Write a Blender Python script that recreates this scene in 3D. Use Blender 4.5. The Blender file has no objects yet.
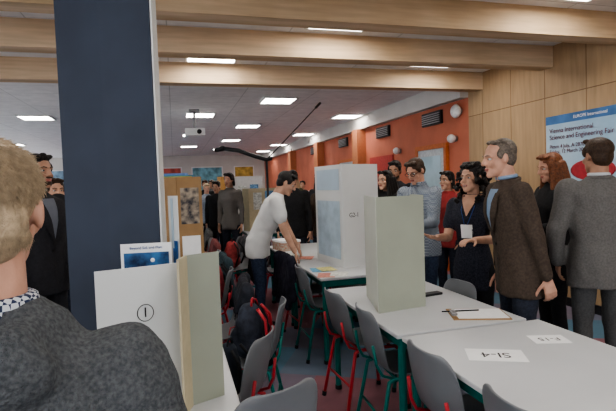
import bpy, math, random
from mathutils import Vector, Matrix
random.seed(7)
SC=bpy.context.scene
COL=SC.collection
V=Vector
# ------------------------------------------------------------------ materials
MATS={}
def mat(name,c,rough=.6,var=.12,scale=25,bump=0.0,bscale=60,metal=0,emit=0,c2=None,spec=.3):
    if name in MATS: return MATS[name]
    m=bpy.data.materials.new(name); m.use_nodes=True
    nt=m.node_tree; b=nt.nodes['Principled BSDF']
    b.inputs['Roughness'].default_value=rough
    b.inputs['Metallic'].default_value=metal
    b.inputs['Specular IOR Level'].default_value=spec
    tc=nt.nodes.new('ShaderNodeTexCoord')
    n=nt.nodes.new('ShaderNodeTexNoise'); n.inputs['Scale'].default_value=scale; n.inputs['Detail'].default_value=4
    nt.links.new(tc.outputs['Object'],n.inputs['Vector'])
    r=nt.nodes.new('ShaderNodeValToRGB')
    if c2 is None: c2=tuple(min(1,x*(1+var)) for x in c); c1=tuple(x*(1-var) for x in c)
    else: c1=c
    r.color_ramp.elements[0].color=(*c1,1); r.color_ramp.elements[1].color=(*c2,1)
    r.color_ramp.elements[0].position=.35; r.color_ramp.elements[1].position=.65
    nt.links.new(n.outputs['Fac'],r.inputs['Fac'])
    nt.links.new(r.outputs['Color'],b.inputs['Base Color'])
    if bump>0:
        n2=nt.nodes.new('ShaderNodeTexNoise'); n2.inputs['Scale'].default_value=bscale; n2.inputs['Detail'].default_value=5
        nt.links.new(tc.outputs['Object'],n2.inputs['Vector'])
        bp=nt.nodes.new('ShaderNodeBump'); bp.inputs['Strength'].default_value=bump; bp.inputs['Distance'].default_value=.01
        nt.links.new(n2.outputs['Fac'],bp.inputs['Height']); nt.links.new(bp.outputs['Normal'],b.inputs['Normal'])
    if emit>0:
        b.inputs['Emission Color'].default_value=(*c,1); b.inputs['Emission Strength'].default_value=emit
    MATS[name]=m; return m
def mat_tex(name,kind,ca,cb,scale,rough=.7,mortar=.02,mc=(0,0,0),bw=.5,rh=.5,rot=(0,0,0),off=0.0,bias=0.0,grain=None):
    if name in MATS: return MATS[name]
    m=bpy.data.materials.new(name); m.use_nodes=True; nt=m.node_tree; b=nt.nodes['Principled BSDF']
    b.inputs['Roughness'].default_value=rough; b.inputs['Specular IOR Level'].default_value=.25
    tc=nt.nodes.new('ShaderNodeTexCoord'); mp=nt.nodes.new('ShaderNodeMapping')
    mp.inputs['Rotation'].default_value=rot
    nt.links.new(tc.outputs['Object'],mp.inputs['Vector'])
    if kind=='brick':
        t=nt.nodes.new('ShaderNodeTexBrick'); t.offset=off; t.squash=1
        t.inputs['Color1'].default_value=(*ca,1); t.inputs['Color2'].default_value=(*cb,1); t.inputs['Mortar'].default_value=(*mc,1)
        t.inputs['Scale'].default_value=scale; t.inputs['Mortar Size'].default_value=mortar
        t.inputs['Brick Width'].default_value=bw; t.inputs['Row Height'].default_value=rh
        t.inputs['Bias'].default_value=bias
        out=t.outputs['Color']
    elif kind=='checker':
        t=nt.nodes.new('ShaderNodeTexChecker'); t.inputs['Color1'].default_value=(*ca,1); t.inputs['Color2'].default_value=(*cb,1); t.inputs['Scale'].default_value=scale
        out=t.outputs['Color']
    elif kind=='wave':
        t=nt.nodes.new('ShaderNodeTexWave'); t.inputs['Scale'].default_value=scale; t.inputs['Distortion'].default_value=3; t.inputs['Detail'].default_value=3
        r=nt.nodes.new('ShaderNodeValToRGB'); r.color_ramp.elements[0].color=(*ca,1); r.color_ramp.elements[1].color=(*cb,1)
        nt.links.new(t.outputs['Fac'],r.inputs['Fac']); out=r.outputs['Color']
    nt.links.new(mp.outputs['Vector'],t.inputs['Vector'])
    n=nt.nodes.new('ShaderNodeTexNoise'); n.inputs['Scale'].default_value=6; n.inputs['Detail'].default_value=8
    if grain:
        mg=nt.nodes.new('ShaderNodeMapping'); mg.inputs['Scale'].default_value=grain
        nt.links.new(tc.outputs['Object'],mg.inputs['Vector']); nt.links.new(mg.outputs['Vector'],n.inputs['Vector'])
    else: nt.links.new(tc.outputs['Object'],n.inputs['Vector'])
    mr=nt.nodes.new('ShaderNodeMapRange'); mr.inputs['To Min'].default_value=.72 if grain else .82; mr.inputs['To Max'].default_value=1.25 if grain else 1.15
    nt.links.new(n.outputs['Fac'],mr.inputs['Value'])
    mx=nt.nodes.new('ShaderNodeVectorMath'); mx.operation='SCALE'
    nt.links.new(out,mx.inputs[0]); nt.links.new(mr.outputs['Result'],mx.inputs['Scale'])
    nt.links.new(mx.outputs['Vector'],b.inputs['Base Color'])
    MATS[name]=m; return m

# ------------------------------------------------------------------ geometry accumulator
class G:
    def __init__(s): s.v=[]; s.f=[]
    def add(s,vs,fs):
        o=len(s.v); s.v+= [tuple(p) for p in vs]; s.f+=[tuple(i+o for i in f) for f in fs]
    def loft(s,rings,cap=True):
        n=len(rings[0]); vs=[p for r in rings for p in r]; fs=[]
        for k in range(len(rings)-1):
            for i in range(n):
                j=(i+1)%n; fs.append((k*n+i,k*n+j,(k+1)*n+j,(k+1)*n+i))
        if cap:
            fs.append(tuple(reversed(range(n)))); fs.append(tuple(range((len(rings)-1)*n,len(rings)*n)))
        s.add(vs,fs)
    def caps(s,p0,p1,r0,r1,n=14,flat=False):
        p0=V(p0);p1=V(p1); d=(p1-p0)
        L=d.length
        if L<1e-6: d=V((0,0,1));L=1e-6
        d=d/L
        a=d.orthogonal().normalized(); b=d.cross(a)
        rings=[]
        def ring(c,r): return [c+a*(r*math.cos(t*2*math.pi/n))+b*(r*math.sin(t*2*math.pi/n)) for t in range(n)]
        if not flat:
            for t in (80,60,35): rings.append(ring(p0-d*r0*math.sin(math.radians(t)),r0*math.cos(math.radians(t))))
        for k in range(5): rings.append(ring(p0+d*L*k/4,r0+(r1-r0)*k/4))
        if not flat:
            for t in (35,60,80): rings.append(ring(p1+d*r1*math.sin(math.radians(t)),r1*math.cos(math.radians(t))))
        s.loft(rings)
    def ell(s,c,r,M=None,n=16,m=10):
        c=V(c); rings=[]
        for k in range(m):
            ph=-math.pi/2+math.pi*(k+.5)/m
            ring=[]
            for i in range(n):
                th=2*math.pi*i/n
                p=V((r[0]*math.cos(ph)*math.cos(th),r[1]*math.cos(ph)*math.sin(th),r[2]*math.sin(ph)))
                if M is not None: p=M@p
                ring.append(c+p)
            rings.append(ring)
        s.loft(rings)
    def tube(s,pts,r,n=8):
        pts=[V(p) for p in pts]; rings=[]
        a=None
        for i,p in enumerate(pts):
            if i==0: d=pts[1]-p
            elif i==len(pts)-1: d=p-pts[i-1]
            else: d=(pts[i+1]-p).normalized()+(p-pts[i-1]).normalized()
            d.normalize()
            if a is None: a=d.orthogonal().normalized()
            a=(a-d*a.dot(d)).normalized(); b=d.cross(a)
            rings.append([p+a*(r*math.cos(t*2*math.pi/n))+b*(r*math.sin(t*2*math.pi/n)) for t in range(n)])
        s.loft(rings)
    def box(s,lo,hi,M=None):
        x0,y0,z0=lo;x1,y1,z1=hi
        vs=[V(p) for p in [(x0,y0,z0),(x1,y0,z0),(x1,y1,z0),(x0,y1,z0),(x0,y0,z1),(x1,y0,z1),(x1,y1,z1),(x0,y1,z1)]]
        if M is not None: vs=[M@p for p in vs]
        s.add(vs,[(0,3,2,1),(4,5,6,7),(0,1,5,4),(1,2,6,5),(2,3,7,6),(3,0,4,7)])
    def mesh(s,name='m'):
        me=bpy.data.meshes.new(name); me.from_pydata([tuple(p) for p in s.v],[],s.f); me.update(); return me
def evalmods(me,mods):
    ob=bpy.data.objects.new('tmp',me); COL.objects.link(ob)
    for t,kw in mods:
        md=ob.modifiers.new(t,t)
        for k,v in kw.items(): setattr(md,k,v)
    dg=bpy.context.evaluated_depsgraph_get(); dg.update()
    out=bpy.data.meshes.new_from_object(ob.evaluated_get(dg))
    bpy.data.objects.remove(ob); return out
FOLD=bpy.data.textures.new('cloth_folds','CLOUDS'); FOLD.noise_scale=.11; FOLD.noise_depth=1
def remesh(g,vox,sm=3,fold=0):
    mods=[('REMESH',dict(mode='VOXEL',voxel_size=vox))]
    if sm: mods.append(('SMOOTH',dict(iterations=sm,factor=.5)))
    if fold: mods.append(('DISPLACE',dict(texture=FOLD,strength=fold,mid_level=.5,texture_coords='LOCAL')))
    return evalmods(g.mesh(),mods)
def joinm(name,parts,smooth=True,M=None):
    vs=[];fs=[];mi=[];sf=[];ml=[]
    for p in parts:
        me,ma=p[0],p[1]; sm=p[2] if len(p)>2 else smooth
        if ma not in ml: ml.append(ma)
        k=ml.index(ma); o=len(vs)
        if isinstance(me,G):
            vs+=me.v; F=me.f
        else:
            vs+=[tuple(v.co) for v in me.vertices]; F=[tuple(q.vertices) for q in me.polygons]
        for f in F: fs.append(tuple(i+o for i in f)); mi.append(k); sf.append(sm)
    if M is not None: vs=[tuple(M@V(v)) for v in vs]
    out=bpy.data.meshes.new(name); out.from_pydata(vs,[],fs)
    for m in ml: out.materials.append(m)
    out.polygons.foreach_set('material_index',mi); out.polygons.foreach_set('use_smooth',sf)
    out.update(); return out
def obj(name,me,loc=(0,0,0),rz=0,parent=None):
    o=bpy.data.objects.new(name,me); COL.objects.link(o); o.location=loc; o.rotation_euler=(0,0,rz)
    if parent: o.parent=parent
    return o
def empty(name,loc=(0,0,0),rz=0):
    o=bpy.data.objects.new(name,None); COL.objects.link(o); o.location=loc; o.rotation_euler=(0,0,rz); o.empty_display_size=.1; return o
def text(name,s,size,M,ma,parent,align='CENTER'):
    c=bpy.data.curves.new(name,'FONT'); c.body=s; c.size=size; c.align_x=align; c.align_y='CENTER'; c.extrude=.0006
    o=bpy.data.objects.new(name,c); COL.objects.link(o); c.materials.append(ma); o.matrix_world=M
    if parent: o.parent=parent
    return o
def boxobj(name,lo,hi,ma,parent=None):
    g=G(); g.box(lo,hi); return obj(name,joinm(name,[(g,ma)],False),parent=parent)

# ------------------------------------------------------------------ colours
WHITE=mat('laminate_white',(.52,.53,.54),.35,.03,3)
PAPER=mat('paper_white',(.80,.80,.80),.7,.02)
BOARDW=mat('foamboard_white',(.66,.67,.66),.6,.02,4)
BOARDG=mat('foamboard_sage',(.33,.35,.285),.7,.04,4)
BOARDN=mat('foamboard_navy',(.033,.043,.066),.6,.12,3)
BOARDB=mat('foamboard_lightblue',(.45,.55,.63),.6,.04,4)
BOARDK=mat('cardboard',(.32,.2,.1),.8,.08,8)
BEIGE=mat('board_beige',(.5,.44,.3),.7,.05)
GREYP=mat('chair_plastic_grey',(.18,.188,.20),.38,.05,5)
RED=mat('tube_red',(.42,.03,.04),.35,.05)
TEAL=mat('tube_teal',(.0,.14,.12),.35,.05)
BLACK=mat('black_cloth',(.014,.014,.016),.85,.25,60,.3)
INK=mat('ink_black',(.01,.01,.012),.6)
BLUEINK=mat('ink_blue',(.02,.07,.25),.6)
METAL=mat('metal_grey',(.3,.3,.31),.35,.05,metal=.7)
DARKM=mat('metal_dark',(.015,.015,.017),.45)
WOOD=mat_tex('beam_wood','wave',(.50,.35,.21),(.66,.49,.33),1.2,.55,rot=(0,0,1.57),grain=(.35,4,5))
WOODW=mat_tex('birch_panel','brick',(.39,.26,.15),(.45,.31,.18),1,.55,mortar=.006,mc=(.2,.12,.06),bw=1.25,rh=.62,rot=(0,1.5708,0),grain=(1,4,.4))
CEIL=mat_tex('ceiling_tile','brick',(.82,.81,.81),(.80,.79,.79),1,.9,mortar=.006,mc=(.55,.55,.55),bw=1.2,rh=.6)
ORANGE=mat('wall_coral',(.52,.17,.105),.8,.09,2,.15,40)
WALLW=mat('wall_white',(.62,.6,.57),.85,.04,2)

# ------------------------------------------------------------------ room
XR=4.45; XL=-6.2; YB=-3.0; YF=24; H=3.1; XD=XR-.05
FLOOR=mat_tex('carpet','brick',(.09,.17,.23),(.34,.07,.06),1,.95,mortar=.0,bw=.85,rh=.62,off=.37,rot=(0,0,.5),bias=-.3)
boxobj('floor',(XL-.2,YB-.2,-.1),(XR+.4,YF+.2,0),FLOOR)
boxobj('ceiling',(XL-.2,YB-.2,H),(XR+.4,YF+.2,H+.1),CEIL)
boxobj('wall_back',(XL-.2,YF,0),(XR+.4,YF+.15,H),WALLW)
w=empty('wall_front')
boxobj('sill',(XL-.2,YB-.15,0),(XR+.4,YB,.8),WALLW,w)
boxobj('head',(XL-.2,YB-.15,2.7),(XR+.4,YB,H),WALLW,w)
k=20; x=XL
while x<XR:  # window row behind the camera, added to throw daylight onto faces, beams and ceiling
    boxobj('pier',(x-.2,YB-.15,.8),(x+.2,YB,2.7),WALLW,w)
    fr=G(); a,b=x+.2,x+1.93; yy=YB-.1
    fr.box((a,yy,.8),(a+.05,yy+.05,2.7)); fr.box((b-.05,yy,.8),(b,yy+.05,2.7)); fr.box((a,yy,.8),(b,yy+.05,.85)); fr.box((a,yy,2.65),(b,yy+.05,2.7)); fr.box((a,yy,1.9),(b,yy+.05,1.95))
    obj('added_window_%d'%k,joinm('window',[(fr,WALLW)],False)); k+=1; x+=2.13
w=empty('wall_right')
boxobj('birch_cladding',(XR,YB,0),(XR+.15,6.55,H),WOODW,w)
boxobj('coral_plaster',(XR,6.55,0),(XR+.15,YF,2.8),ORANGE,w)
boxobj('trim_1',(XR-.14,6.56,2.8),(XR+.15,YF,H),WALLW)
w=empty('wall_left')
boxobj('sill',(XL-.15,YB,0),(XL,YF,.9),WALLW,w)
boxobj('head',(XL-.15,YB,2.5),(XL,YF,H),WALLW,w)
y=YB; k=1
while y<YF:
    boxobj('pier',(XL-.15,y,.9),(XL,min(y+.6,YF),2.5),WALLW,w)
    if y+.6<YF:
        fr=G(); y0=y+.6; y1=min(y+3,YF)
        fr.box((XL-.1,y0,.9),(XL-.04,y0+.06,2.5)); fr.box((XL-.1,y1-.06,.9),(XL-.04,y1,2.5)); fr.box((XL-.1,y0,.9),(XL-.04,y1,.96)); fr.box((XL-.1,y0,2.44),(XL-.04,y1,2.5)); fr.box((XL-.1,(y0+y1)/2-.03,.9),(XL-.04,(y0+y1)/2+.03,2.5))
        obj('added_window_%d'%k,joinm('window',[(fr,WALLW)],False)); k+=1
    y+=3
for i,(yb,zb) in enumerate([(1.35,2.85),(2.55,2.85),(3.72,2.85),(4.82,2.85),(6.18,2.85)]):
    boxobj('ceiling_beam',(XL,yb,zb),(XR,yb+.2,H),WOOD)
boxobj('baseboard_right',(XR-.02,YB,0),(XR,6.55,.1),DARKM)
boxobj('baseboard_back',(XL,YF-.02,0),(XR,YF,.1),DARKM)
for yy in (7.6,9.66,12.2,15):
    g=G(); g.box((XD,yy-.32,2.5),(XR,yy+.32,2.73))
    g2=G()
    for q in range(5): g2.box((XD-.02,yy-.29,2.53+q*.037),(XD+.01,yy+.29,2.545+q*.037))
    obj('wall_vent',joinm('wall_vent',[(g,DARKM),(g2,METAL)],False))
def door(n,y0,y1,z1=2.08):
    g=G(); 
    for a,b,c,d in ((y0-.08,y0,0,z1+.08),(y1,y1+.08,0,z1+.08),(y0,y1,z1,z1+.08),(y0,y1,1.0,1.06)): g.box((XD-.01,a,c),(XD+.05,b,d))
    g2=G(); g2.box((XD+.01,y0,0),(XD+.04,y1,z1))
    g3=G(); g3.box((XD,y0+.12,1.15),(XD+.04,y1-.12,z1-.12))
    g4=G(); g4.tube([(XD-.05,y0+.1,1.0),(XD-.05,y0+.2,1.0)],.01); g4.tube([(XD,y0+.1,1.0),(XD-.05,y0+.1,1.0)],.01)
    obj('door_%d'%n,joinm('door',[(g,mat('frame_orange',(.5,.14,.04),.5)),(g2,mat('door_white',(.5,.53,.55),.5)),(g3,mat('glass_pale',(.45,.6,.68),.15,.1,3)),(g4,METAL)],False))
door(1,7.2,8.1); door(2,11.3,12.5); 
boxobj('notice_board',(XR-.04,9.2,1.2),(XR,10.4,2.1),mat('notice_red',(.42,.06,.05),.7))
for yy in (10.7,14.0,17.5): boxobj('trim_pillar',(XR-.22,yy,0),(XR-.001,yy+.35,2.8),mat('pillar_orange',(.5,.2,.1),.8,.05))
def walllamp(y,z,r=.11):
    g=G(); g.ell((XR-.09,y,z),(.07,r,r)); g2=G(); g2.caps((XR-.03,y,z),(XR,y,z),.05,.05,flat=True)
    obj('wall_lamp',joinm('wall_lamp',[(g,mat('opal_glass',(.75,.75,.75),.3)),(g2,METAL)]))
walllamp(6.76,2.62); walllamp(8.9,2.15,.07); walllamp(6.9,2.2,.07)
for i,(x,z,ww,hh,c) in enumerate([(-5,1.5,1.6,1.0,(.2,.3,.4)),(-2.5,1.4,1.5,1.2,(.55,.5,.4)),(-.3,1.4,1.3,1.1,(.5,.12,.1)),(1.6,1.3,1.4,1.2,(.2,.42,.5)),(3.4,1.3,.9,1.2,(.5,.35,.1))]):
    g=G(); g.box((x-ww/2,YF-.04,z-.0),(x+ww/2,YF,z+hh)); g2=G(); g2.box((x-ww/2-.05,YF-.03,z-.05),(x+ww/2+.05,YF,z+hh+.05))
    obj('wall_poster',joinm('wall_poster',[(g,mat('poster_far%d'%i,c,.7,.4,4)),(g2,PAPER)],False))
EM=mat('lamp_diffuser',(1,.955,.89),.5,.0,emit=18.5)
FRM=mat('lamp_frame',(.7,.7,.7),.4)
def lamp_mesh():
    g=G(); g.box((-.28,-.28,-.02),(.28,.28,-.004)); g2=G()
    for a,b,c,d in ((-.31,.31,-.31,-.28),(-.31,.31,.28,.31),(-.31,-.28,-.28,.28),(.28,.31,-.28,.28)): g2.box((a,c,-.03),(b,d,0))
    return joinm('ceiling_panel_lamp',[(g,EM),(g2,FRM)],False)
LM=lamp_mesh()
for x,y in [(3.95,10.6),(3.95,14.5),(3.95,18.2),(3.95,21.5),(1.9,8.65),(1.9,12.4),(1.9,16.2),(1.9,20),(1.62,4.32),(.5,5.75),(.6,10.5),(.6,14.5),(.6,18.5),(-2.65,11),(-2.65,15),(-2.65,19),(-2.5,7),(-4.8,9),(-4.8,13),(-4.8,17),
            (-2.6,3.2),(-4.8,4.2),(-.2,2.1),(3.3,3.2),(1.4,.6),(3.4,.2),(-1.6,-.6),(.6,-2),(3.4,5.6),(-4.6,0)]:  # panels on this line are out of view, added to light the near area
    obj('ceiling_panel_lamp',LM,(x,y,H))
e=empty('ceiling_projector',(.45,9.9,0))
g=G(); g.caps((0,0,2.72),(0,0,3.1),.025,.025,flat=True); g.box((-.1,-.1,3.06),(.1,.1,3.1))
g2=G(); g2.box((-.19,-.15,2.58),(.19,.15,2.72)); g3=G(); g3.caps((.08,-.19,2.65),(.08,-.14,2.65),.045,.045,flat=True)
obj('body',joinm('p',[(g,METAL),(g2,PAPER),(g3,INK)],False),parent=e)

# ------------------------------------------------------------------ furniture
def table_mesh(L=1.18,W=.8):
    g=G(); g.box((-W/2,-L/2,.725),(W/2,L/2,.75))
    t=evalmods(g.mesh(),[('BEVEL',dict(width=.006,segments=2))])
    f=G(); i=.05
    for sx in (-1,1):
        for sy in (-1,1):
            f.tube([(sx*(W/2-i),sy*(L/2-i),0),(sx*(W/2-i),sy*(L/2-i),.725)],.022,12)
    for sx in (-1,1): f.box((sx*(W/2-i)-.012,-L/2+i,.665),(sx*(W/2-i)+.012,L/2-i,.722))
    for sy in (-1,1): f.box((-W/2+i,sy*(L/2-i)-.012,.665),(W/2-i,sy*(L/2-i)+.012,.722))
    feet=G()
    for sx in (-1,1):
        for sy in (-1,1): feet.caps((sx*(W/2-i),sy*(L/2-i),0),(sx*(W/2-i),sy*(L/2-i),.03),.026,.026,flat=True)
    return joinm('classroom_table',[(t,WHITE,False),(f,TEAL,False),(feet,INK,False)])
TM=table_mesh()
TW=table_mesh(1.18,.84)
for y in (2.84,4.42,5.62,8.6,9.8,11.0,12.2): obj('classroom_table',TM,(1.48 if y<4 else 1.55,y,0))
obj('classroom_table',TW,(1.51,1.63,0))
for y in (2.1,3.32,4.52,5.72,6.92,8.12,9.4,10.6,11.8): obj('classroom_table',TM,(-.2,y,0))
for y in (6,7.3,9,10.3): obj('classroom_table',TM,(-2.6,y,0))

def chair_mesh(fm):
    prof=[(-.262,.815,.115),(-.26,.81,.155),(-.248,.775,.192),(-.23,.70,.205),(-.215,.62,.203),(-.2,.55,.195),(-.175,.49,.188),(-.12,.458,.195),(-.02,.45,.202),(.1,.452,.203),(.17,.452,.2),(.205,.44,.19),(.218,.42,.17)]
    n=11; vs=[];fs=[]
    for k,(y,z,w) in enumerate(prof):
        for i in range(n):
            u=-1+2*i/(n-1); x=u*w
            if k<=5: yy=y+.035*u*u; zz=z
            elif k==6: yy=y+.02*u*u; zz=z+.006*u*u
            else: yy=y; zz=z+.012*u*u
            vs.append((x,yy,zz))
    for k in range(len(prof)-1):
        for i in range(n-1): fs.append((k*n+i,k*n+i+1,(k+1)*n+i+1,(k+1)*n+i))
    g=G(); g.add(vs,fs)
    sh=evalmods(g.mesh(),[('SOLIDIFY',dict(thickness=.009,offset=0)),('SUBSURF',dict(levels=1,render_levels=1))])
    f=G()
    for s in (-1,1):
        f.tube([(s*.215,.22,.0),(s*.185,.175,.40),(s*.175,.15,.428),(s*.17,.0,.43),(s*.17,-.12,.432),(s*.178,-.15,.42),(s*.205,-.235,0)],.0125)
        f.tube([(s*.17,-.10,.43),(s*.165,-.185,.46),(s*.16,-.215,.52),(s*.15,-.232,.63)],.009)
    f.tube([(-.175,.12,.43),(.175,.12,.43)],.009); f.tube([(-.175,-.1,.43),(.175,-.1,.43)],.009)
    f.tube([(-.19,-.19,.2),(.19,-.19,.2)],.008)
    c=G()
    for s in (-1,1):
        c.caps((s*.215,.22,0),(s*.2135,.218,.03),.016,.016,flat=True); c.caps((s*.205,-.235,0),(s*.2035,-.23,.03),.016,.016,flat=True)
    return joinm('school_chair',[(sh,GREYP),(f,fm),(c,INK)])
CR=chair_mesh(RED); CT=chair_mesh(TEAL)
def chair(x,y,face,m=CR): return obj('school_chair',m,(x,y,0),math.radians(face-90))
chair(1.28,1.33,0,CR); chair(1.26,1.88,3,CR); chair(1.27,2.6,-3,CT); chair(1.24,3.12,4,CR)
chair(1.28,4.15,0,CT); chair(1.30,4.7,5,CR); chair(1.22,6.0,0,CR)
chair(.25,1.90,112,CR); chair(.20,2.46,150,CR); chair(.40,3.02,165,CT)
chair(.22,3.6,175,CR); chair(.22,4.35,170,CR); chair(.2,4.9,182,CT); chair(.22,5.6,175,CR); chair(.22,6.3,180,CT); chair(.25,7.0,180,CR); chair(.25,8.0,180,CR)
chair(1.72,2.98,182,CT)
chair(1.8,4.85,180,CR); chair(1.8,5.6,180,CT)
for i,(x,y,f) in enumerate([(1.25,8.5,0),(1.25,9.1,0),(1.25,9.9,0),(-.6,5.5,0),(.25,9.2,180),(.75,6.4,200),(.7,7.2,160)]): chair(x,y,f,(CR,CT)[i%2])

# ------------------------------------------------------------------ display boards
def panelboard(name,pts,z0,z1,mats,th=.008,lean=0,parent=None):
    e=empty(name) if parent is None else parent
    for i in range(len(pts)-1):
        a=V((*pts[i],0)); b=V((*pts[i+1],0)); d=(b-a).normalized(); n=V((-d.y,d.x,0))*th/2
        g=G()
        vs=[a-n,b-n,b+n,a+n]; 
        g.add([v+V((0,0,z0)) for v in vs]+[v+V((0,0,z1))+V((0,lean,0)) for v in vs],[(0,3,2,1),(4,5,6,7),(0,1,5,4),(1,2,6,5),(2,3,7,6),(3,0,4,7)])
        o=obj('panel_%d'%(i+1),joinm('panel',[(g,mats[i])],False)); o.parent=e
    return e
def facing_M(p,xdir):
    x=V(xdir).normalized(); z=x.cross(V((0,0,1))) ; y=V((0,0,1))
    M=Matrix((x,y,z)).transposed().to_4x4(); M.translation=V(p); return M
ZT=.75
panelboard('navy_display_board',[(-.437,2.2),(-.26,2.1),(-.06,1.97),(-.045,2.10)],ZT,2.55,[BOARDN,BOARDN,BOARDW],.012)
e=panelboard('white_display_board',[(-.275,1.76),(.01,1.83)],ZT,1.275,[BOARDW])
d=V((.285,.07,0)).normalized()
nrm=d.cross(V((0,0,1)))
p=V((-.12,1.798,1.11))+nrm*.008
o=text('number_label','1',.05,facing_M(p,d),INK,e)
g=G(); pts=[]
for t in range(25):
    a=t*2*math.pi/24; pts.append(p+d*.028*math.cos(a)+V((0,0,.03*math.sin(a))))
g.tube(pts,.0014,5); obj('label_ring',joinm('r',[(g,INK)]),parent=e)
panelboard('sage_display_board',[(.0,1.70),(.03,1.79),(.15,1.84)],ZT,1.305,[BEIGE,BOARDG])
e=panelboard('night_sky_poster',[(-.205,1.93),(-.02,1.905)],ZT,1.345,[PAPER],.004)
d=V((.185,-.025,0)).normalized(); nrm=d.cross(V((0,0,1)))
def plate(name,p,d,w,h,ma,parent,off=.004,th=.002):
    d=V(d).normalized(); n=d.cross(V((0,0,1))); M=Matrix((d,V((0,0,1)),n)).transposed().to_4x4(); M.translation=V(p)
    g=G(); g.box((-w/2,-h/2,off),(w/2,h/2,off+th),M); return obj(name,joinm(name,[(g,ma)],False),parent=parent)
NIGHT=mat('night_sky_print',(.004,.012,.05),.4,c2=(.05,.18,.4),scale=14)
plate('sky_photo',(-.112,1.9175,1.23),d,.165,.16,NIGHT,e,.003)
text('title','Beyond Sol. and Plan.',.014,facing_M(V((-.112,1.9175,1.328))+nrm*.004,d),BLUEINK,e)
g=G(); g.ell(V((-.09,1.915,1.28))+nrm*.006,(.008,.002,.008)); obj('moon',joinm('moon',[(g,PAPER)]),parent=e)
e=panelboard('striped_flyer_stand',[(-.025,2.02),(.01,1.97)],ZT,1.52,[BOARDW],.004)
plate('stripe_1',(-.01,1.997,1.41),(.035,-.05,0),.014,.2,BOARDB,e,.003); 
plate('stripe_2',(-.002,1.987,1.29),(.035,-.05,0),.03,.1,mat('print_blue',(.03,.12,.35),.5,.3,40),e,.003)
panelboard('sage_display_board',[(1.275,3.12),(1.16,2.66),(1.50,2.71),(1.54,2.95)],ZT,1.455,[mat('foamboard_sage_light',(.48,.49,.43),.7,.04,4),BOARDG,BOARDG])
e=panelboard('trifold_display_board',[(1.42,4.80),(1.50,4.2),(1.92,4.36),(1.93,4.7)],ZT,1.72,[BOARDW,BOARDW,BOARDW],.01)
d=V((.42,.16,0)).normalized(); nrm=d.cross(V((0,0,1)))
text('label','G2-1',.06,facing_M(V((1.62,4.2457,1.24))+nrm*.009,d),INK,e)
d2=V((.08,-.60,0)).normalized()
plate('printed_sheet',(1.46,4.5,1.58),d2,.5,.2,BOARDB,e,.008)
plate('printed_sheet',(1.46,4.5,1.1),d2,.5,.55,mat('print_pale',(.42,.52,.60),.6,.1,12),e,.008)
e=panelboard('cardboard_display',[(-.16,4.3),(.02,4.1),(.22,4.12)],ZT,1.64,[BOARDK,BOARDK],.01)
plate('framed_print',(.12,4.11,1.4),(1,.1,0),.15,.3,mat('print_dark',(.03,.03,.04),.5,c2=(.4,.33,.25),scale=18),e,.008)
plate('sheet',(.12,4.11,1.05),(1,.1,0),.15,.2,PAPER,e,.008)
def smallboard(x,y,w,z1,c,name='trifold_display_board'):
    ma=mat('board_%d_%d'%(x*100,y*100),c,.7,.05); e=panelboard(name,[(x-w/2-.08,y+.2),(x-w/2,y),(x+w/2,y),(x+w/2+.08,y+.2)],ZT,z1,[ma,ma,ma],.01)
    plate('sheet',(x-w*.2,y,(z1+ZT)/2+.15),(1,0,0),w*.3,.3,mat('sheet_a',(.6,.62,.6),.6,.3,30),e,.008)
    plate('sheet',(x+w*.22,y,(z1+ZT)/2+.15),(1,0,0),w*.3,.35,mat('sheet_b',(.15,.3,.5),.6,.5,30),e,.008)
smallboard(1.5,8.35,.5,1.5,(.55,.48,.33)); smallboard(-.05,5.6,.3,1.55,(.1,.38,.5)); smallboard(.02,7.0,.35,1.7,(.55,.12,.08)); smallboard(.02,8.3,.4,1.75,(.45,.55,.2)); smallboard(1.5,10.1,.6,1.75,(.6,.6,.6)); smallboard(-2.6,7,.6,1.6,(.6,.6,.55)); smallboard(-2.6,9.5,.6,1.7,(.2,.4,.3)); smallboard(0,9.6,.6,1.8,(.1,.35,.55)); smallboard(-.1,11.7,.7,1.9,(.15,.25,.5)); smallboard(1.5,12.2,.7,1.8,(.55,.3,.1))
# conference poster
e=empty('conference_poster')
PB=mat('poster_blue',(.25,.42,.58),.5,c2=(.45,.58,.68),scale=1.5)
g=G(); g.box((XR-.02,2.9,1.15),(XR-.004,4.92,2.26)); obj('sheet',joinm('sheet',[(g,PB)],False),parent=e)
g=G(); g.box((XR-.024,2.9,2.16),(XR-.02,4.92,2.26)); obj('header_band',joinm('h',[(g,mat('poster_band',(.06,.16,.35),.5,.2,5))],False),parent=e)
REDI=mat('ink_darkred',(.12,.01,.02),.6)
def ptext(s,size,z,y,ma):
    M=Matrix((V((0,-1,0)),V((0,0,1)),V((-1,0,0)))).transposed().to_4x4(); M.translation=V((XR-.0255,y,z)); text('line',s,size,M,ma,e,'LEFT')
ptext('EUROPE International',.05,2.21,4.5,PAPER)
ptext('Vienna International\nScience and Engineering Fair',.078,2.04,4.86,REDI)
ptext('Pitten 4 July, A-2870 Vienna\nFriday, 12 March 2013',.062,1.86,4.86,REDI)
g=G(); g.ell((XR-.022,4.25,1.6),(.004,.3,.12)); obj('flag_patch',joinm('f',[(g,mat('flag_red',(.4,.04,.05),.6))]),parent=e)
def sheet(name,x,y,w,h,rz,ma=PAPER,z=ZT,txt=None,ts=.1,tr=0):
    e=empty(name,(x,y,z),rz); g=G(); g.box((-w/2,-h/2,.0005),(w/2,h/2,.0018)); obj('page',joinm('page',[(g,ma)],False),parent=e)
    if txt:
        c=bpy.data.curves.new('txt','FONT'); c.body=txt; c.size=ts; c.align_x='CENTER'; c.align_y='CENTER'; c.extrude=.0002
        o=bpy.data.objects.new('printed_number',c); COL.objects.link(o); c.materials.append(INK); o.parent=e; o.location=(0,0,.0025); o.rotation_euler=(0,0,tr)
    return e
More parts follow.
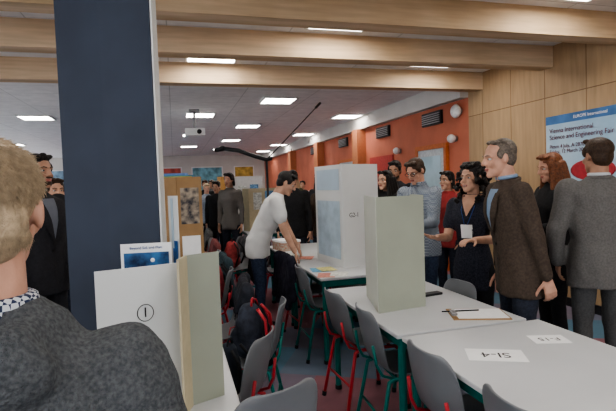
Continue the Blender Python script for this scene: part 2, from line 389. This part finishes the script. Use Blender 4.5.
sheet('number_card',1.36,1.83,.25,.15,-.45,txt='SI-4',ts=.085,tr=math.pi)
sheet('number_card',1.73,1.92,.17,.12,-.3,txt='F-15',ts=.06,tr=math.pi)
e=empty('clipboard',(1.68,2.42,ZT),-.35)
g=G(); g.box((-.16,-.115,.0),(.16,.115,.006)); g2=G(); g2.box((-.13,-.10,.006),(.15,.10,.009)); g3=G(); g3.box((-.155,-.045,.006),(-.125,.045,.02)); g3.tube([(-.14,-.02,.02),(-.14,.02,.02)],.006)
obj('board',joinm('b',[(g,BOARDK),(g2,PAPER),(g3,METAL)],False),parent=e)
g=G(); g.tube([(-.2,.03,.012),(.02,.05,.014)],.004); obj('pen',joinm('pen',[(g,INK)]),parent=e)
e=empty('tablet_device',(1.64,2.95,ZT),.15); g=G(); g.box((-.12,-.03,0),(.12,.03,.015)); obj('case',joinm('c',[(g,DARKM)],False),parent=e)
cols=[(.5,.2,.15),(.6,.6,.55),(.1,.3,.45),(.55,.5,.2),(.65,.65,.65)]
for i in range(7):
    sheet('leaflet',1.25+.1*(i%2)+random.uniform(-.03,.03),3.95+.26*(i//2)+(.45 if i>3 else 0),.15,.2,random.uniform(-.5,.5),mat('leaf%d'%(i%5),cols[i%5],.6,.3,30),z=ZT+i*.002)
e=empty('craft_box',(1.30,5.75,ZT),.2); g=G(); g.box((-.12,-.15,0),(.12,.15,.1)); g2=G(); g2.box((-.125,-.155,.1),(.125,.155,.125)); obj('box',joinm('b',[(g,mat('box_pattern',(.5,.2,.15),.6,c2=(.5,.5,.4),scale=40)),(g2,PAPER)],False),parent=e)

def bag(name,x,y,z,s,c,rz=0,strap=RED):
    ma=mat(name+'_cloth_%d'%int(c[0]*1000+c[2]*100),c,.9,.25,30,.4)
    g=G(); g.ell((0,0,.2*s),(.15*s,.1*s,.21*s)); g.ell((0,.0,.1*s),(.16*s,.12*s,.1*s)); g.ell((0,.09*s,.14*s),(.11*s,.05*s,.1*s)); g.ell((0,0,.33*s),(.11*s,.08*s,.08*s))
    b=remesh(g,.012,4,.02); st=G()
    for q in (-1,1): st.tube([(q*.07*s,-.08*s,.38*s),(q*.09*s,-.14*s,.3*s),(q*.1*s,-.15*s,.18*s),(q*.09*s,-.1*s,.06*s)],.012*s)
    st.tube([(-.04*s,-.03*s,.39*s),(-.02*s,-.03*s,.44*s),(.02*s,-.03*s,.44*s),(.04*s,-.03*s,.39*s)],.008*s)
    st.tube([(-.1*s,.13*s,.2*s),(0,.145*s,.22*s),(.1*s,.13*s,.2*s)],.004*s)
    zmin=min(v.co.z for v in b.vertices)
    obj(name,joinm(name,[(b,ma),(st,strap)]),(x,y,z-zmin),rz)
bag('backpack',.62,3.95,0,1.05,(.012,.012,.016),.4)
bag('backpack',.42,3.0,.46,.85,(.03,.035,.05),1.2)
bag('backpack',.30,4.35,.46,1.0,(.25,.03,.04),1.5,BLACK)
bag('backpack',.66,4.45,0,1.1,(.02,.02,.03),.2)
bag('backpack',.27,5.6,.46,.9,(.2,.1,.08),.5,BLACK)
bag('backpack',.22,2.46,.46,.7,(.015,.02,.03),1.0,BLACK)
bag('backpack',.7,6.38,.46,.9,(.3,.05,.05),1.0,BLACK)
def coat(x,y,face,c):
    ma=mat('coat_%d'%int(sum(c)*1000),c,.9,.3,20,.5,40)
    g=G()
    for k in range(9):
        u=-1+k/4; xx=u*.2
        g.caps((xx,-.255,.84),(xx*1.1,-.315,.42+.05*math.sin(k*2.1)),.032,.038,8)
        g.caps((xx,-.255,.84),(xx,-.19,.62+.04*math.cos(k*1.7)),.03,.026,8)
    g.caps((-.22,-.27,.82),(-.27,-.28,.48),.045,.035); g.caps((.22,-.27,.82),(.26,-.27,.45),.045,.035)
    obj('draped_coat',joinm('draped_coat',[(remesh(g,.014,3,.02),ma)]),(x,y,0),math.radians(face-90))
coat(.22,3.6,175,(.02,.022,.03)); coat(.2,4.9,182,(.03,.05,.06)); coat(.22,6.3,180,(.16,.05,.05)); coat(.75,6.4,200,(.05,.05,.055)); coat(1.22,6.0,0,(.012,.012,.014)); coat(.25,8.0,180,(.1,.1,.1)); coat(1.30,4.7,5,(.018,.018,.03))

e=empty('microphone_boom_stand',(1.35,7.1,0))
g=G(); g.tube([(0,0,.35),(0,0,1.93)],.018)
for a in range(3):
    an=a*2.094; g.tube([(0,0,.5),(.4*math.cos(an),.4*math.sin(an),.012)],.012)
g.tube([(-.62,.2,2.12),(-.4,.12,2.08),(-.15,.04,1.98),(0,0,1.93),(.08,0,1.95)],.03)
g.tube([(0,0,1.93),(.4,-.1,2.33),(.76,-.2,2.7)],.007); g.caps((-.62,.2,2.12),(-.72,.23,2.1),.04,.03); g.caps((.74,-.19,2.68),(.8,-.21,2.74),.018,.018)
obj('frame',joinm('f',[(g,DARKM)]),parent=e)

# ------------------------------------------------------------------ people
SKIN=mat('skin_light',(.52,.305,.215),.55,.14,14,.12,160)
SKINP=mat('skin_pink',(.54,.30,.215),.55,.14,14,.12,160)
SKINT=mat('skin_tan',(.38,.21,.14),.55,.14,14,.12,160)
LIP=mat('lips',(.36,.12,.10),.4)
EYEW=mat('eye_white',(.55,.53,.5),.2)
def blend(t): return max(0,min(1,t))
def person(name,x,y,face,Ht=1.75,top=None,bottom=None,shoe=None,skin=SKIN,hair=None,style='short',
           lean=0,side=0,hy=0,hp=0,arms=None,sleeve='long',jacket=False,infl=0,female=False,
           shirt=None,tie=None,stance=.1,step=0,lod=0,badge=False,glasses=False,beard=None,collar=None,hem=.80,strands=0,hood=False,twist=0,crouch=0,smile=False,wide=1,drop=0,vneck=False,fold=.022):
    s=Ht/1.75; shoe=shoe or INK
    vb=(.012,.02)[lod]; vh=(.006,.011)[lod]
    P=V((0,0,.93))
    def T(p):
        p=V(p); t=blend((p.z-.85)/.3); 
        R=Matrix.Rotation(-math.radians(lean)*t,3,'X')@Matrix.Rotation(math.radians(side)*t,3,'Y')@Matrix.Rotation(math.radians(twist)*t,3,'Z')
        return R@(p-P)+P
    i=infl
    wm=.92 if female else wide
    rings=[(hem,.172*1.0+i,.118+i,0),(.88,.175+i,.122+i,0),(.97,(.168 if not female else .165)+i,.118+i,0),(1.08,(.152 if not female else .128)+i,.108+i,.005),(1.2,(.165 if not female else .142)+i,.118+i,.005),(1.3-drop,.18+i,.122+i+(.012 if female else 0),.008),(1.38-drop,.186+i,.112+i,0),(1.435-drop,.165+i*.8,.088+i*.7,-.005),(1.475-drop*.7,.10+i*.5,.066+i*.4,-.012),(1.505-drop*.3,.062+i*.2,.06+i*.2,-.012)]
    nexp=2.4
    def rp(r,th):
        c,sn=math.cos(th),math.sin(th)
        return (r[1]*wm*math.copysign(abs(c)**(2/nexp),c), r[3]+r[2]*math.copysign(abs(sn)**(2/nexp),sn))
    def fronty(z,xx):
        for a,b in zip(rings,rings[1:]):
            if a[0]<=z<=b[0]:
                t=(z-a[0])/(b[0]-a[0]); w=(a[1]*(1-t)+b[1]*t)*wm; d=a[2]*(1-t)+b[2]*t; o=a[3]*(1-t)+b[3]*t
                q=min(.999,abs(xx/w)); return o+d*(1-q**nexp)**(1/nexp)
        return .1
    def patch(zs,xl,xr,off,m=4):
        g=G(); vs=[]; fs=[]; n=m+1
        for layer in (off+.003,off-.014):
            for z in zs:
                for k in range(n):
                    xx=xl(z)+(xr(z)-xl(z))*k/m; vs.append(T((xx,fronty(z,xx)+layer,z)))
        N=len(zs)*n
        for r in range(len(zs)-1):
            for k in range(m):
                a=r*n+k; fs.append((a,a+1,a+n+1,a+n)); fs.append((N+a,N+a+n,N+a+n+1,N+a+1))
        g.add(vs,fs); return g
    gt=G()
    gt.loft([[T((*rp(r,2*math.pi*k/28),r[0])) for k in range(28)] for r in rings])
    parts=[]
    gs=G()
    for sd in (-1,1):
        sh=T((sd*(.175*wm+i*.6),-.005,1.415-drop*1.3)); 
        a=arms.get('R' if sd>0 else 'L') if arms else None
        if a is None: a=((sd*.16,-.03,-1),(sd*.03,.16,-1),(-sd,0,0))
        ud=V(a[0]).normalized(); fd=V(a[1]).normalized(); pn=V(a[2]).normalized(); curl=a[3] if len(a)>3 else 22
        el=sh+ud*.285; wr=el+fd*.25
        if sleeve=='long':
            gt.caps(sh,el,.062+i,.047+i*.8); gt.caps(el,el+fd*.235,.047+i*.8,.036+i*.5)
            gs.caps(el+fd*.17,wr,.03,.026)
        else:
            gt.caps(sh,sh+ud*.17,.062+i,.062+i); gs.caps(sh+ud*.08,el,.047,.039); gs.caps(el,wr,.040,.027)
        D=fd; Tn=(pn-D*pn.dot(D)).normalized(); Th=Tn.cross(D)*(1 if sd>0 else -1)
        if Th.dot(V((0,1,.2)))<0: Th=-Th
        for q in (-.027,-.009,.009,.027): gs.caps(wr+D*.012+Th*q*.6,wr+D*.085+Th*q,.014,.0125,8)
        for q,(ln) in zip((.030,.010,-.010,-.029),(.072,.08,.074,.058)):
            p=wr+D*.088+Th*q; ang=math.radians(curl*.6)
            for kk,fr in enumerate((.45,.32,.23)):
                dd=D*math.cos(ang)+Tn*math.sin(ang)+Th*q*1.2; p2=p+dd*ln*fr; gs.caps(p,p2,.0090-kk*.0008,.0084-kk*.0008,8); p=p2; ang+=math.radians(curl)
        p=wr+D*.028+Th*.028; 
        for kk,(ln,an) in enumerate(((.04,48),(.03,34),(.024,22))):
            dd=D*math.cos(math.radians(an))+Th*math.sin(math.radians(an))+Tn*.35; p2=p+dd*ln; gs.caps(p,p2,.012-kk*.0012,.011-kk*.0012,8); p=p2
    if hood:
        z0=1.475-drop*.8
        gt.ell(T((0,-.11,z0-.03)),(.12,.06,.075)); 
        for q in (-1,1): gt.caps(T((q*.085,.0,z0+.005)),T((q*.06,-.10,z0+.005)),.034,.042); gt.caps(T((q*.085,.0,z0+.005)),T((q*.05,.08,z0-.04)),.034,.028)
    parts.append((remesh(gt,vb,3,fold),top))
    gl=G(); R=[(.80,.155,.105,-.005),(.90,.166,.115,-.004),(1.0,.155,.107,0)]
    gl.loft([[V((*rp(r,2*math.pi*k/24),r[0])) for k in range(24)] for r in R])
    gsh=G()
    for sd in (-1,1):
        hp_=V((sd*.088,0,.88)); st=step*sd
        an=V((sd*(stance),st-.02,.085)); kn=(hp_+an)/2+V((0,.03+crouch,.02))
        gl.caps(hp_,kn,.086,.062); gl.caps(kn,an+V((0,0,-.01)),.061,.048)
        Rz=Matrix.Rotation(-sd*.18,3,'Z')
        gsh.ell(an+Rz@V((0,.06,-.045)),(.046,.135,.04),Rz); gsh.ell(an+Rz@V((0,-.01,-.02)),(.042,.06,.06),Rz); 
        gsh.caps(an+Rz@V((0,-.035,-.068)),an+Rz@V((0,.13,-.068)),.017,.017)
    parts.append((remesh(gl,vb,3,fold*.8),bottom)); parts.append((remesh(gsh,.012,2),shoe))
    hc=T((0,.02,1.632)); base=Matrix.Rotation(-math.radians(lean*.55+hp),3,'X')
    HM=Matrix.Rotation(math.radians(hy),3,'Z')@base
    def h(p): return hc+HM@(V(p)*.97)
    gs.caps(T((0,-.015,1.45-drop)),h((0,-.025,-.06)),.060 if not female else .05,.054 if not female else .047)
    gs.ell(h((0,-.012,.03)),(.073,.095,.086),HM); gs.ell(h((0,.022,-.03)),(.060,.064,.076),HM); gs.ell(h((0,.045,-.072)),(.045,.044,.041),HM)
    gs.ell(h((0,.076,-.098)),(.022,.018,.018),HM)
    gs.caps(h((0,.088,.014)),h((0,.108,-.022)),.010,.0135,8); 
    for q in (-1,1):
        gs.ell(h((q*.012,.1,-.026)),(.009,.012,.008),HM,8,6); gs.caps(h((q*.012,.083,.027)),h((q*.045,.07,.024)),.011,.010,8)
        gs.ell(h((q*.042,.058,-.03)),(.022,.022,.02),HM,8,6)
        gs.ell(h((q*.078,-.008,-.003)),(.009,.02,.031),HM@Matrix.Rotation(q*.35,3,'Z'),10,8)
    gs.ell(h((0,.082,-.058)),(.026,.014,.016),HM,10,6)
    parts.append((remesh(gs,vh,2),skin))
    ge=G();gp=G();gb=G();gL=G()
    hairm=hair
    for q in (-1,1):
        ge.ell(h((q*.031,.0725,.006)),(.0135,.012,.0072),HM,10,8); gp.ell(h((q*.031,.0828,.006)),(.0055,.0035,.0055),HM,8,6)
        gb.caps(h((q*.014,.092,.027)),h((q*.034,.09,.032)),.0028,.0032,6); gb.caps(h((q*.034,.09,.032)),h((q*.05,.078,.027)),.0032,.002,6)
    gL.caps(h((-.02,.088,-.056)),h((0,.096,-.0565)),.0045,.0055,8); gL.caps(h((0,.096,-.0565)),h((.02,.088,-.056)),.0055,.0045,8)
    gL.caps(h((-.015,.09,-.064)),h((.015,.09,-.064)),.0055,.0055,8)
    parts+= [(ge,EYEW),(gp,INK),(gb,hairm),(gL,LIP)]
    if smile:
        gt2=G(); gt2.caps(h((-.014,.097,-.0605)),h((.014,.097,-.0605)),.003,.003,6); parts.append((gt2,EYEW))
    gh=G(); rnd=random.Random(int(x*100)+int(y*10))
    if style in('short','long','bob','curly','pony'):
        gh.ell(h((0,-.022,.048)),(.081,.096,.082),HM); gh.ell(h((0,-.055,-.005)),(.072,.053,.073),HM)
        for q in (-1,1): gh.ell(h((q*.072,.02,.03)),(.012,.03,.035),HM,8,6)
        for k in range(14):
            a=rnd.uniform(-1.2,1.2); gh.ell(h((.06*math.sin(a),.035+.02*rnd.random(),.095+.02*math.cos(a)*rnd.random())),(.022,.03,.016),HM,8,6)
    if style=='balding':
        gh.ell(h((0,-.032,.045)),(.0785,.084,.084),HM); gh.ell(h((0,-.055,0)),(.072,.053,.065),HM)
        for q in (-1,1): gh.ell(h((q*.071,.015,.028)),(.01,.026,.03),HM,8,6)
        for k in range(10):
            a=rnd.uniform(-1.2,1.2); gh.ell(h((.055*math.sin(a),.02+.02*rnd.random(),.1+.012*math.cos(a))),(.02,.025,.013),HM,8,6)
    if style=='crop':
        gh.ell(h((0,-.018,.04)),(.082,.1,.088),HM); gh.ell(h((0,-.055,-.015)),(.073,.056,.078),HM)
    if style=='long':
        for q in (-1,1):
            for k in range(4):
                xx=q*(.055+.01*k); yy=.02-.03*k; a=h((xx,yy,.02)); b=T((q*(.085+.008*k),.04-.045*k,1.43)); c=T((q*(.09),.07-.06*k,1.33)); gh.caps(a,b,.026,.026,8); gh.caps(b,c,.026,.014,8)
        for k in range(5): gh.caps(h((-.05+.025*k,-.085,0)),T((-.07+.035*k,-.12,1.34)),.03,.022,8)
    if style=='bob':
        for k in range(9):
            a=math.pi*(.05+.9*k/8)+math.pi; gh.caps(h((.07*math.cos(a),-.01+.075*math.sin(a),.02)),h((.08*math.cos(a),-.01+.085*math.sin(a),-.09)),.025,.02,8)
    if style=='curly':
        for k in range(210):
            a=rnd.uniform(-.28,1.28)*math.pi+math.pi; zz=rnd.uniform(-.22,.12)
            rr=.100+.04*rnd.random()
            if zz>.07: rr*=.75
            if zz<-.05: rr*=1.14
            cx,cy=rr*math.cos(a),-.03+rr*.95*math.sin(a)
            if cy>.045 and abs(cx)<.078: continue
            r=.012+.010*rnd.random(); gh.ell(h((cx,cy,zz)),(r,r,r*1.1),HM,8,6)
        for k in range(30):
            a=rnd.uniform(0,6.28); r0=.06*rnd.random(); gh.ell(h((r0*math.cos(a),-.01+r0*math.sin(a),.125)),(.022,.022,.018),HM,8,6)
    if len(gh.v): parts.append((remesh(gh,vh,2 if style!='curly' else 1,.008 if style!='crop' else 0),hairm))
    if beard:
        g=G(); g.ell(h((0,.047,-.082)),(.049,.048,.036),HM); g.ell(h((0,.03,-.07)),(.06,.04,.035),HM); parts.append((remesh(g,vh,2),beard)); g=G(); g.caps(h((-.022,.094,-.044)),h((.022,.094,-.044)),.005,.005,6); parts.append((g,beard))
    if glasses:
        g=G()
        for q in (-1,1):
            g.tube([h((q*.033+.024*math.cos(t*.5236),.098,.004+.018*math.sin(t*.5236))) for t in range(13)],.0022,5); g.tube([h((q*.057,.097,.008)),h((q*.08,.0,.01))],.002,5)
        g.tube([h((-.009,.1,.008)),h((.009,.1,.008))],.002,5); parts.append((g,INK))
    if vneck:
        parts.append((patch([1.33,1.36,1.39,1.42,1.45,1.48,1.5],lambda z:-(z-1.33)*.45-.003,lambda z:(z-1.33)*.45+.003,.004),skin))
    if jacket:
        if shirt:
            zs=[1.18+.03*k for k in range(10)]
            parts.append((patch(zs,lambda z:-.004-(z-1.18)*.2,lambda z:.004+(z-1.18)*.2,.002),shirt))
            if tie: parts.append((patch(zs,lambda z:-.02,lambda z:.02,.008),tie))
        zs=[1.16+.03*k for k in range(10)]
        for q in (-1,1):
            f1=lambda z,q=q:q*(.0+(z-1.16)*.20); f2=lambda z,q=q:q*(.012+(z-1.16)*.20+.045*min(1,(z-1.16)/.15)*(1.25-max(0,(z-1.35))*6))
            parts.append((patch(zs,f1,f2,.008),top))
        g=G(); 
        cp=[T((.075*math.sin(a),-.012+.068*-math.cos(a),1.49-.012*(1-math.cos(a)))) for a in [math.pi*(-.75+1.5*k/12) for k in range(13)]]
        g.tube(cp,.014,8); parts.append((g,top))
        g=G()
        for zz in (1.0,1.1): g.ell(T((.01,fronty(zz,.01)+.003,zz)),(.009,.004,.009),None,8,6)
        parts.append((g,INK))
        parts.append((patch([hem+.01,.9,1.0,1.08,1.16],lambda z:-.002,lambda z:.003,.003),INK))
        for q in (-1,1): parts.append((patch([.93,.945,.96],lambda z:q*.08,lambda z:q*.14,.006),top))
    if collar or (shirt and not jacket):
        g=G(); cm=collar or shirt
        for zc,rr in ((1.515,.062),(1.495,.068)):
            cp=[T((rr*math.sin(a),-.012+rr*-math.cos(a),zc-drop*.5)) for a in [math.pi*(-.9+1.8*k/14) for k in range(15)]]
            g.tube(cp,.014,8)
        parts.append((remesh(g,.006,1),cm))
    if jacket and shirt:
        g=G(); cp=[T((.058*math.sin(a),-.01+.056*-math.cos(a),1.512)) for a in [math.pi*(-.93+1.86*k/14) for k in range(15)]]
        g.tube(cp,.012,8); parts.append((g,shirt))
    if badge:
        g=G(); 
        for q in (-1,1): g.tube([T((q*.06,.03,1.48)),T((q*.05,fronty(1.38,.05)+.008,1.38)),T((q*.012,fronty(1.28,0)+.012,1.26))],.003,5)
        parts.append((g,BLUEINK)); parts.append((patch([1.15,1.18,1.22,1.26],lambda z:-.045,lambda z:.045,.014),PAPER))
    M=Matrix.Rotation(math.radians(face-90),4,'Z')@Matrix.Scale(s,4)
    o=obj(name,joinm(name,parts,True,M),(x,y,0))
    if strands:
        cu=bpy.data.curves.new('hair_strands','CURVE'); cu.dimensions='3D'; cu.bevel_depth=.0005; cu.bevel_resolution=0
        for k in range(strands):
            th=rnd.uniform(0,2*math.pi); u=rnd.uniform(-.45,1); ph=math.asin(u)
            n=V((math.cos(ph)*math.cos(th),math.cos(ph)*math.sin(th),math.sin(ph)))
            if n.y>.55 and u<.5: continue
            p=V((n.x*.0835,-.018+n.y*.102,.04+n.z*.09))
            if u<-.2: p=V((n.x*.075,-.045+n.y*.068,-.015+n.z*.08)) if n.y<0.1 else p
            if n.y>=.1 and u<0: continue
            flow=V((n.x*.15,.1,-.9)); flow=(flow-n*flow.dot(n)).normalized()
            if u>.8: flow=V((rnd.uniform(-.4,.4),.8,-.2)); 
            j=V((rnd.gauss(0,.25),rnd.gauss(0,.25),rnd.gauss(0,.25)))
            q1=p+n*.002+(flow+j*.4)*.008; q2=p+n*.003+(flow+j*.8)*.016
            sp=cu.splines.new('POLY'); sp.points.add(2)
            for a,b in enumerate((p-n*.003,q1,q2)):
                w=M@h(b); sp.points[a].co=(w.x,w.y,w.z,1); sp.points[a].radius=(1,.8,.3)[a]
        cu.materials.append(hair); ob=bpy.data.objects.new('hair_strands',cu); COL.objects.link(ob); ob.parent=o
    return o
H_BLK=mat('hair_black',(.012,.009,.008),.45,.3,80,.6,120)
H_BRN=mat('hair_brown',(.045,.025,.014),.45,.3,80,.6,120)
H_GRY=mat('hair_grey',(.13,.105,.085),.5,.3,80,.6,120)
H_RED=mat('hair_auburn',(.17,.06,.025),.42,.35,70,.6,120)
H_BLD=mat('hair_darkblond',(.42,.32,.21),.5,.2,90,.6,160)
FLEECE=mat('fleece_charcoal',(.065,.07,.076),.95,c2=(.125,.133,.14),scale=150,bump=.9,bscale=240)
CHECK=mat_tex('shirt_check','checker',(.02,.03,.07),(.55,.57,.6),110,.8)
CHECK2=mat_tex('shirt_check_pale','checker',(.12,.15,.21),(.32,.35,.38),70,.8)
JEAN=mat('denim',(.035,.05,.09),.9,.25,60,.4)
JEAND=mat('denim_dark',(.025,.03,.045),.9,.25,60,.4)
BROWN=mat('blazer_brown',(.066,.048,.037),.9,.2,70,.45)
GREYS=mat('suit_grey',(.14,.132,.125),.85,.14,90,.4)
GREYT=mat('trouser_grey',(.085,.085,.085),.85,.14,90,.35)
SUITD=mat('suit_dark',(.016,.016,.02),.85,.2,60,.3)
WT=mat('tshirt_white',(.62,.62,.61),.85,.04,10,.2)
DRESS=mat('dress_pattern',(.008,.009,.016),.8,c2=(.032,.034,.05),scale=95)
SHB=mat('shirt_blue',(.2,.28,.4),.7,.05)
SHG=mat('shirt_greyblue',(.12,.13,.16),.7,.05)
SHW=mat('shirt_white',(.55,.57,.6),.7,.04)

person('young_man_in_fleece',-.280,.84,90,1.632,FLEECE,JEAND,hair=H_BLD,style='crop',infl=.026,hood=True,collar=CHECK,strands=10000,skin=SKINP,drop=.058,fold=.026,
       arms={'R':((.36,.0,-1),(.1,.35,-1),(-1,0,0)),'L':((-.3,.05,-1),(-.05,.3,-1),(1,0,0))},wide=1.02,hy=0)
person('bearded_man_in_suit',-.93,3.78,-35,1.82,SUITD,SUITD,hair=H_BLK,style='short',jacket=True,infl=.006,shirt=SHG,beard=H_BRN,skin=SKINT,
       arms={'R':((.2,-.05,-1),(-.05,.3,-1),(-1,0,0)),'L':((-.1,.05,-1),(.25,.75,-.75),(1,0,0))})
person('woman_in_dark_coat',-1.02,4.7,-60,1.67,BLACK,JEAND,hair=H_BRN,style='bob',female=True)
person('man_in_dark_jumper',-1.55,5.6,-30,1.78,SUITD,JEAND,hair=H_BRN)
person('man_in_white_tshirt',.82,5.0,-12,1.76,WT,JEAN,hair=H_BLK,style='short',lean=26,hp=14,sleeve='short',skin=SKIN,infl=.008,
       arms={'R':((.12,.25,-1),(.0,.45,-1),(0,.2,-1)),'L':((-.12,.35,-1),(.05,.5,-1),(0,.2,-1))})
person('man_in_black_jacket',1.62,6.62,250,1.74,BLACK,JEAND,hair=H_BLK,hp=20,skin=SKIN)
person('woman_with_long_hair',2.12,6.85,215,1.66,mat('coat_brown',(.07,.045,.03),.9),JEAND,hair=H_BRN,style='long',female=True)
person('woman_in_dark_top',2.36,5.1,205,1.67,BLACK,JEAND,hair=H_BLK,style='long',female=True)
person('man_with_stubble',2.72,5.6,230,1.80,SUITD,JEAND,hair=H_BLK,beard=H_BRN,hp=10,skin=SKINT)
person('man_with_glasses',2.36,4.28,205,1.76,CHECK2,JEAN,hair=H_BRN,glasses=True,hp=22,lean=6,skin=SKINP,infl=.01,shirt=CHECK2,
       arms={'R':((.15,.3,-1),(-.2,1,-.1),(0,0,1)),'L':((-.15,.3,-1),(.2,1,-.1),(0,0,1))})
person('woman_in_red_top',3.1,5.0,200,1.64,mat('top_red',(.3,.04,.04),.85),JEAND,hair=H_BLK,style='bob',female=True)
person('curly_haired_woman',2.25,3.28,214,1.66,DRESS,BLACK,hair=H_BLK,style='curly',female=True,smile=True,skin=SKIN,badge=True,sleeve='short',hem=.72,hy=-14,vneck=True,fold=.012,
       arms={'R':((.1,.3,-1),(-.1,1,.1),(0,.1,1),12),'L':((-.22,.25,-1),(.35,.9,.05),(0,.1,-1),25)})
person('man_in_brown_blazer',2.15,2.64,166,1.80,BROWN,JEAND,hair=H_GRY,style='balding',jacket=True,infl=.006,shirt=SHB,lean=8,hp=2,skin=SKINP,hem=.76,fold=.018,
       arms={'L':((-.06,-.28,-1),(-.02,-.25,-1),(1,0,0),30),'R':((.10,-.12,-1),(-.02,.02,-1),(-1,0,0))})
person('auburn_haired_woman',3.03,3.3,168,1.73,BLACK,BLACK,hair=H_RED,style='long',female=True,hp=12,infl=.008,skin=SKINP,
       arms={'R':((.15,.2,-1),(-.4,.8,-.05),(0,0,-1)),'L':((-.15,.2,-1),(.4,.8,.0),(0,0,-1))})
person('man_in_grey_suit',2.78,2.62,62,1.79,GREYS,GREYT,hair=H_BRN,style='short',jacket=True,infl=.018,shirt=SHW,hem=.76,skin=SKINT,hy=20,
       arms={'L':((-.3,-.05,-1),(.15,.4,-1),(1,0,0)),'R':((.3,-.05,-1),(-.15,.4,-1),(-1,0,0))})
cl=[BLACK,SUITD,CHECK2,mat('c_red',(.2,.04,.05),.9),mat('c_blue',(.05,.09,.18),.9),mat('c_olive',(.08,.08,.04),.9),WT,GREYS]
pp=[(.78,9.3,270),(2.5,8.2,200),(.7,11.0,250),(-1.2,8.6,270),(-1.4,10.1,300),(2.6,10.5,230),(3.2,12,250),(1.0,13.4,260),(-.4,13,280),(-2,13.5,270),(.3,15,260),(2.2,14.5,250),(-3.8,8,300),(-3.6,10.2,290),(1.6,13.9,240),(.92,8.3,230),(.75,12.3,250)]
for k,(a,b,f) in enumerate(pp):
    person('standing_visitor',a,b,f+random.uniform(-30,30),random.uniform(1.62,1.80),cl[k%8],JEAND if k%2 else SUITD,hair=(H_BLK,H_BRN,H_BLD)[k%3],style=('short','long','short','bob')[k%4],female=(k%2==1),lod=1,hp=random.uniform(0,15),skin=(SKIN,SKINT,SKINP)[k%3])

# ------------------------------------------------------------------ world, camera
wd=bpy.data.worlds.new('World'); SC.world=wd; wd.use_nodes=True
wd.node_tree.nodes['Background'].inputs['Color'].default_value=(.93,.96,1,1); wd.node_tree.nodes['Background'].inputs['Strength'].default_value=4.0
try: SC.view_settings.look='AgX - Medium High Contrast'
except Exception as ex: print(ex)
cam=bpy.data.cameras.new('Camera'); co=bpy.data.objects.new('Camera',cam); COL.objects.link(co)
cam.sensor_width=36; cam.lens=28.05; cam.clip_start=.05
co.matrix_world=Matrix.Translation((0,0,1.55))@Matrix.Rotation(math.radians(-15.5),4,'Z')@Matrix.Rotation(math.radians(90-2.6),4,'X')@Matrix.Rotation(math.radians(-1.95),4,'Z')
SC.camera=co
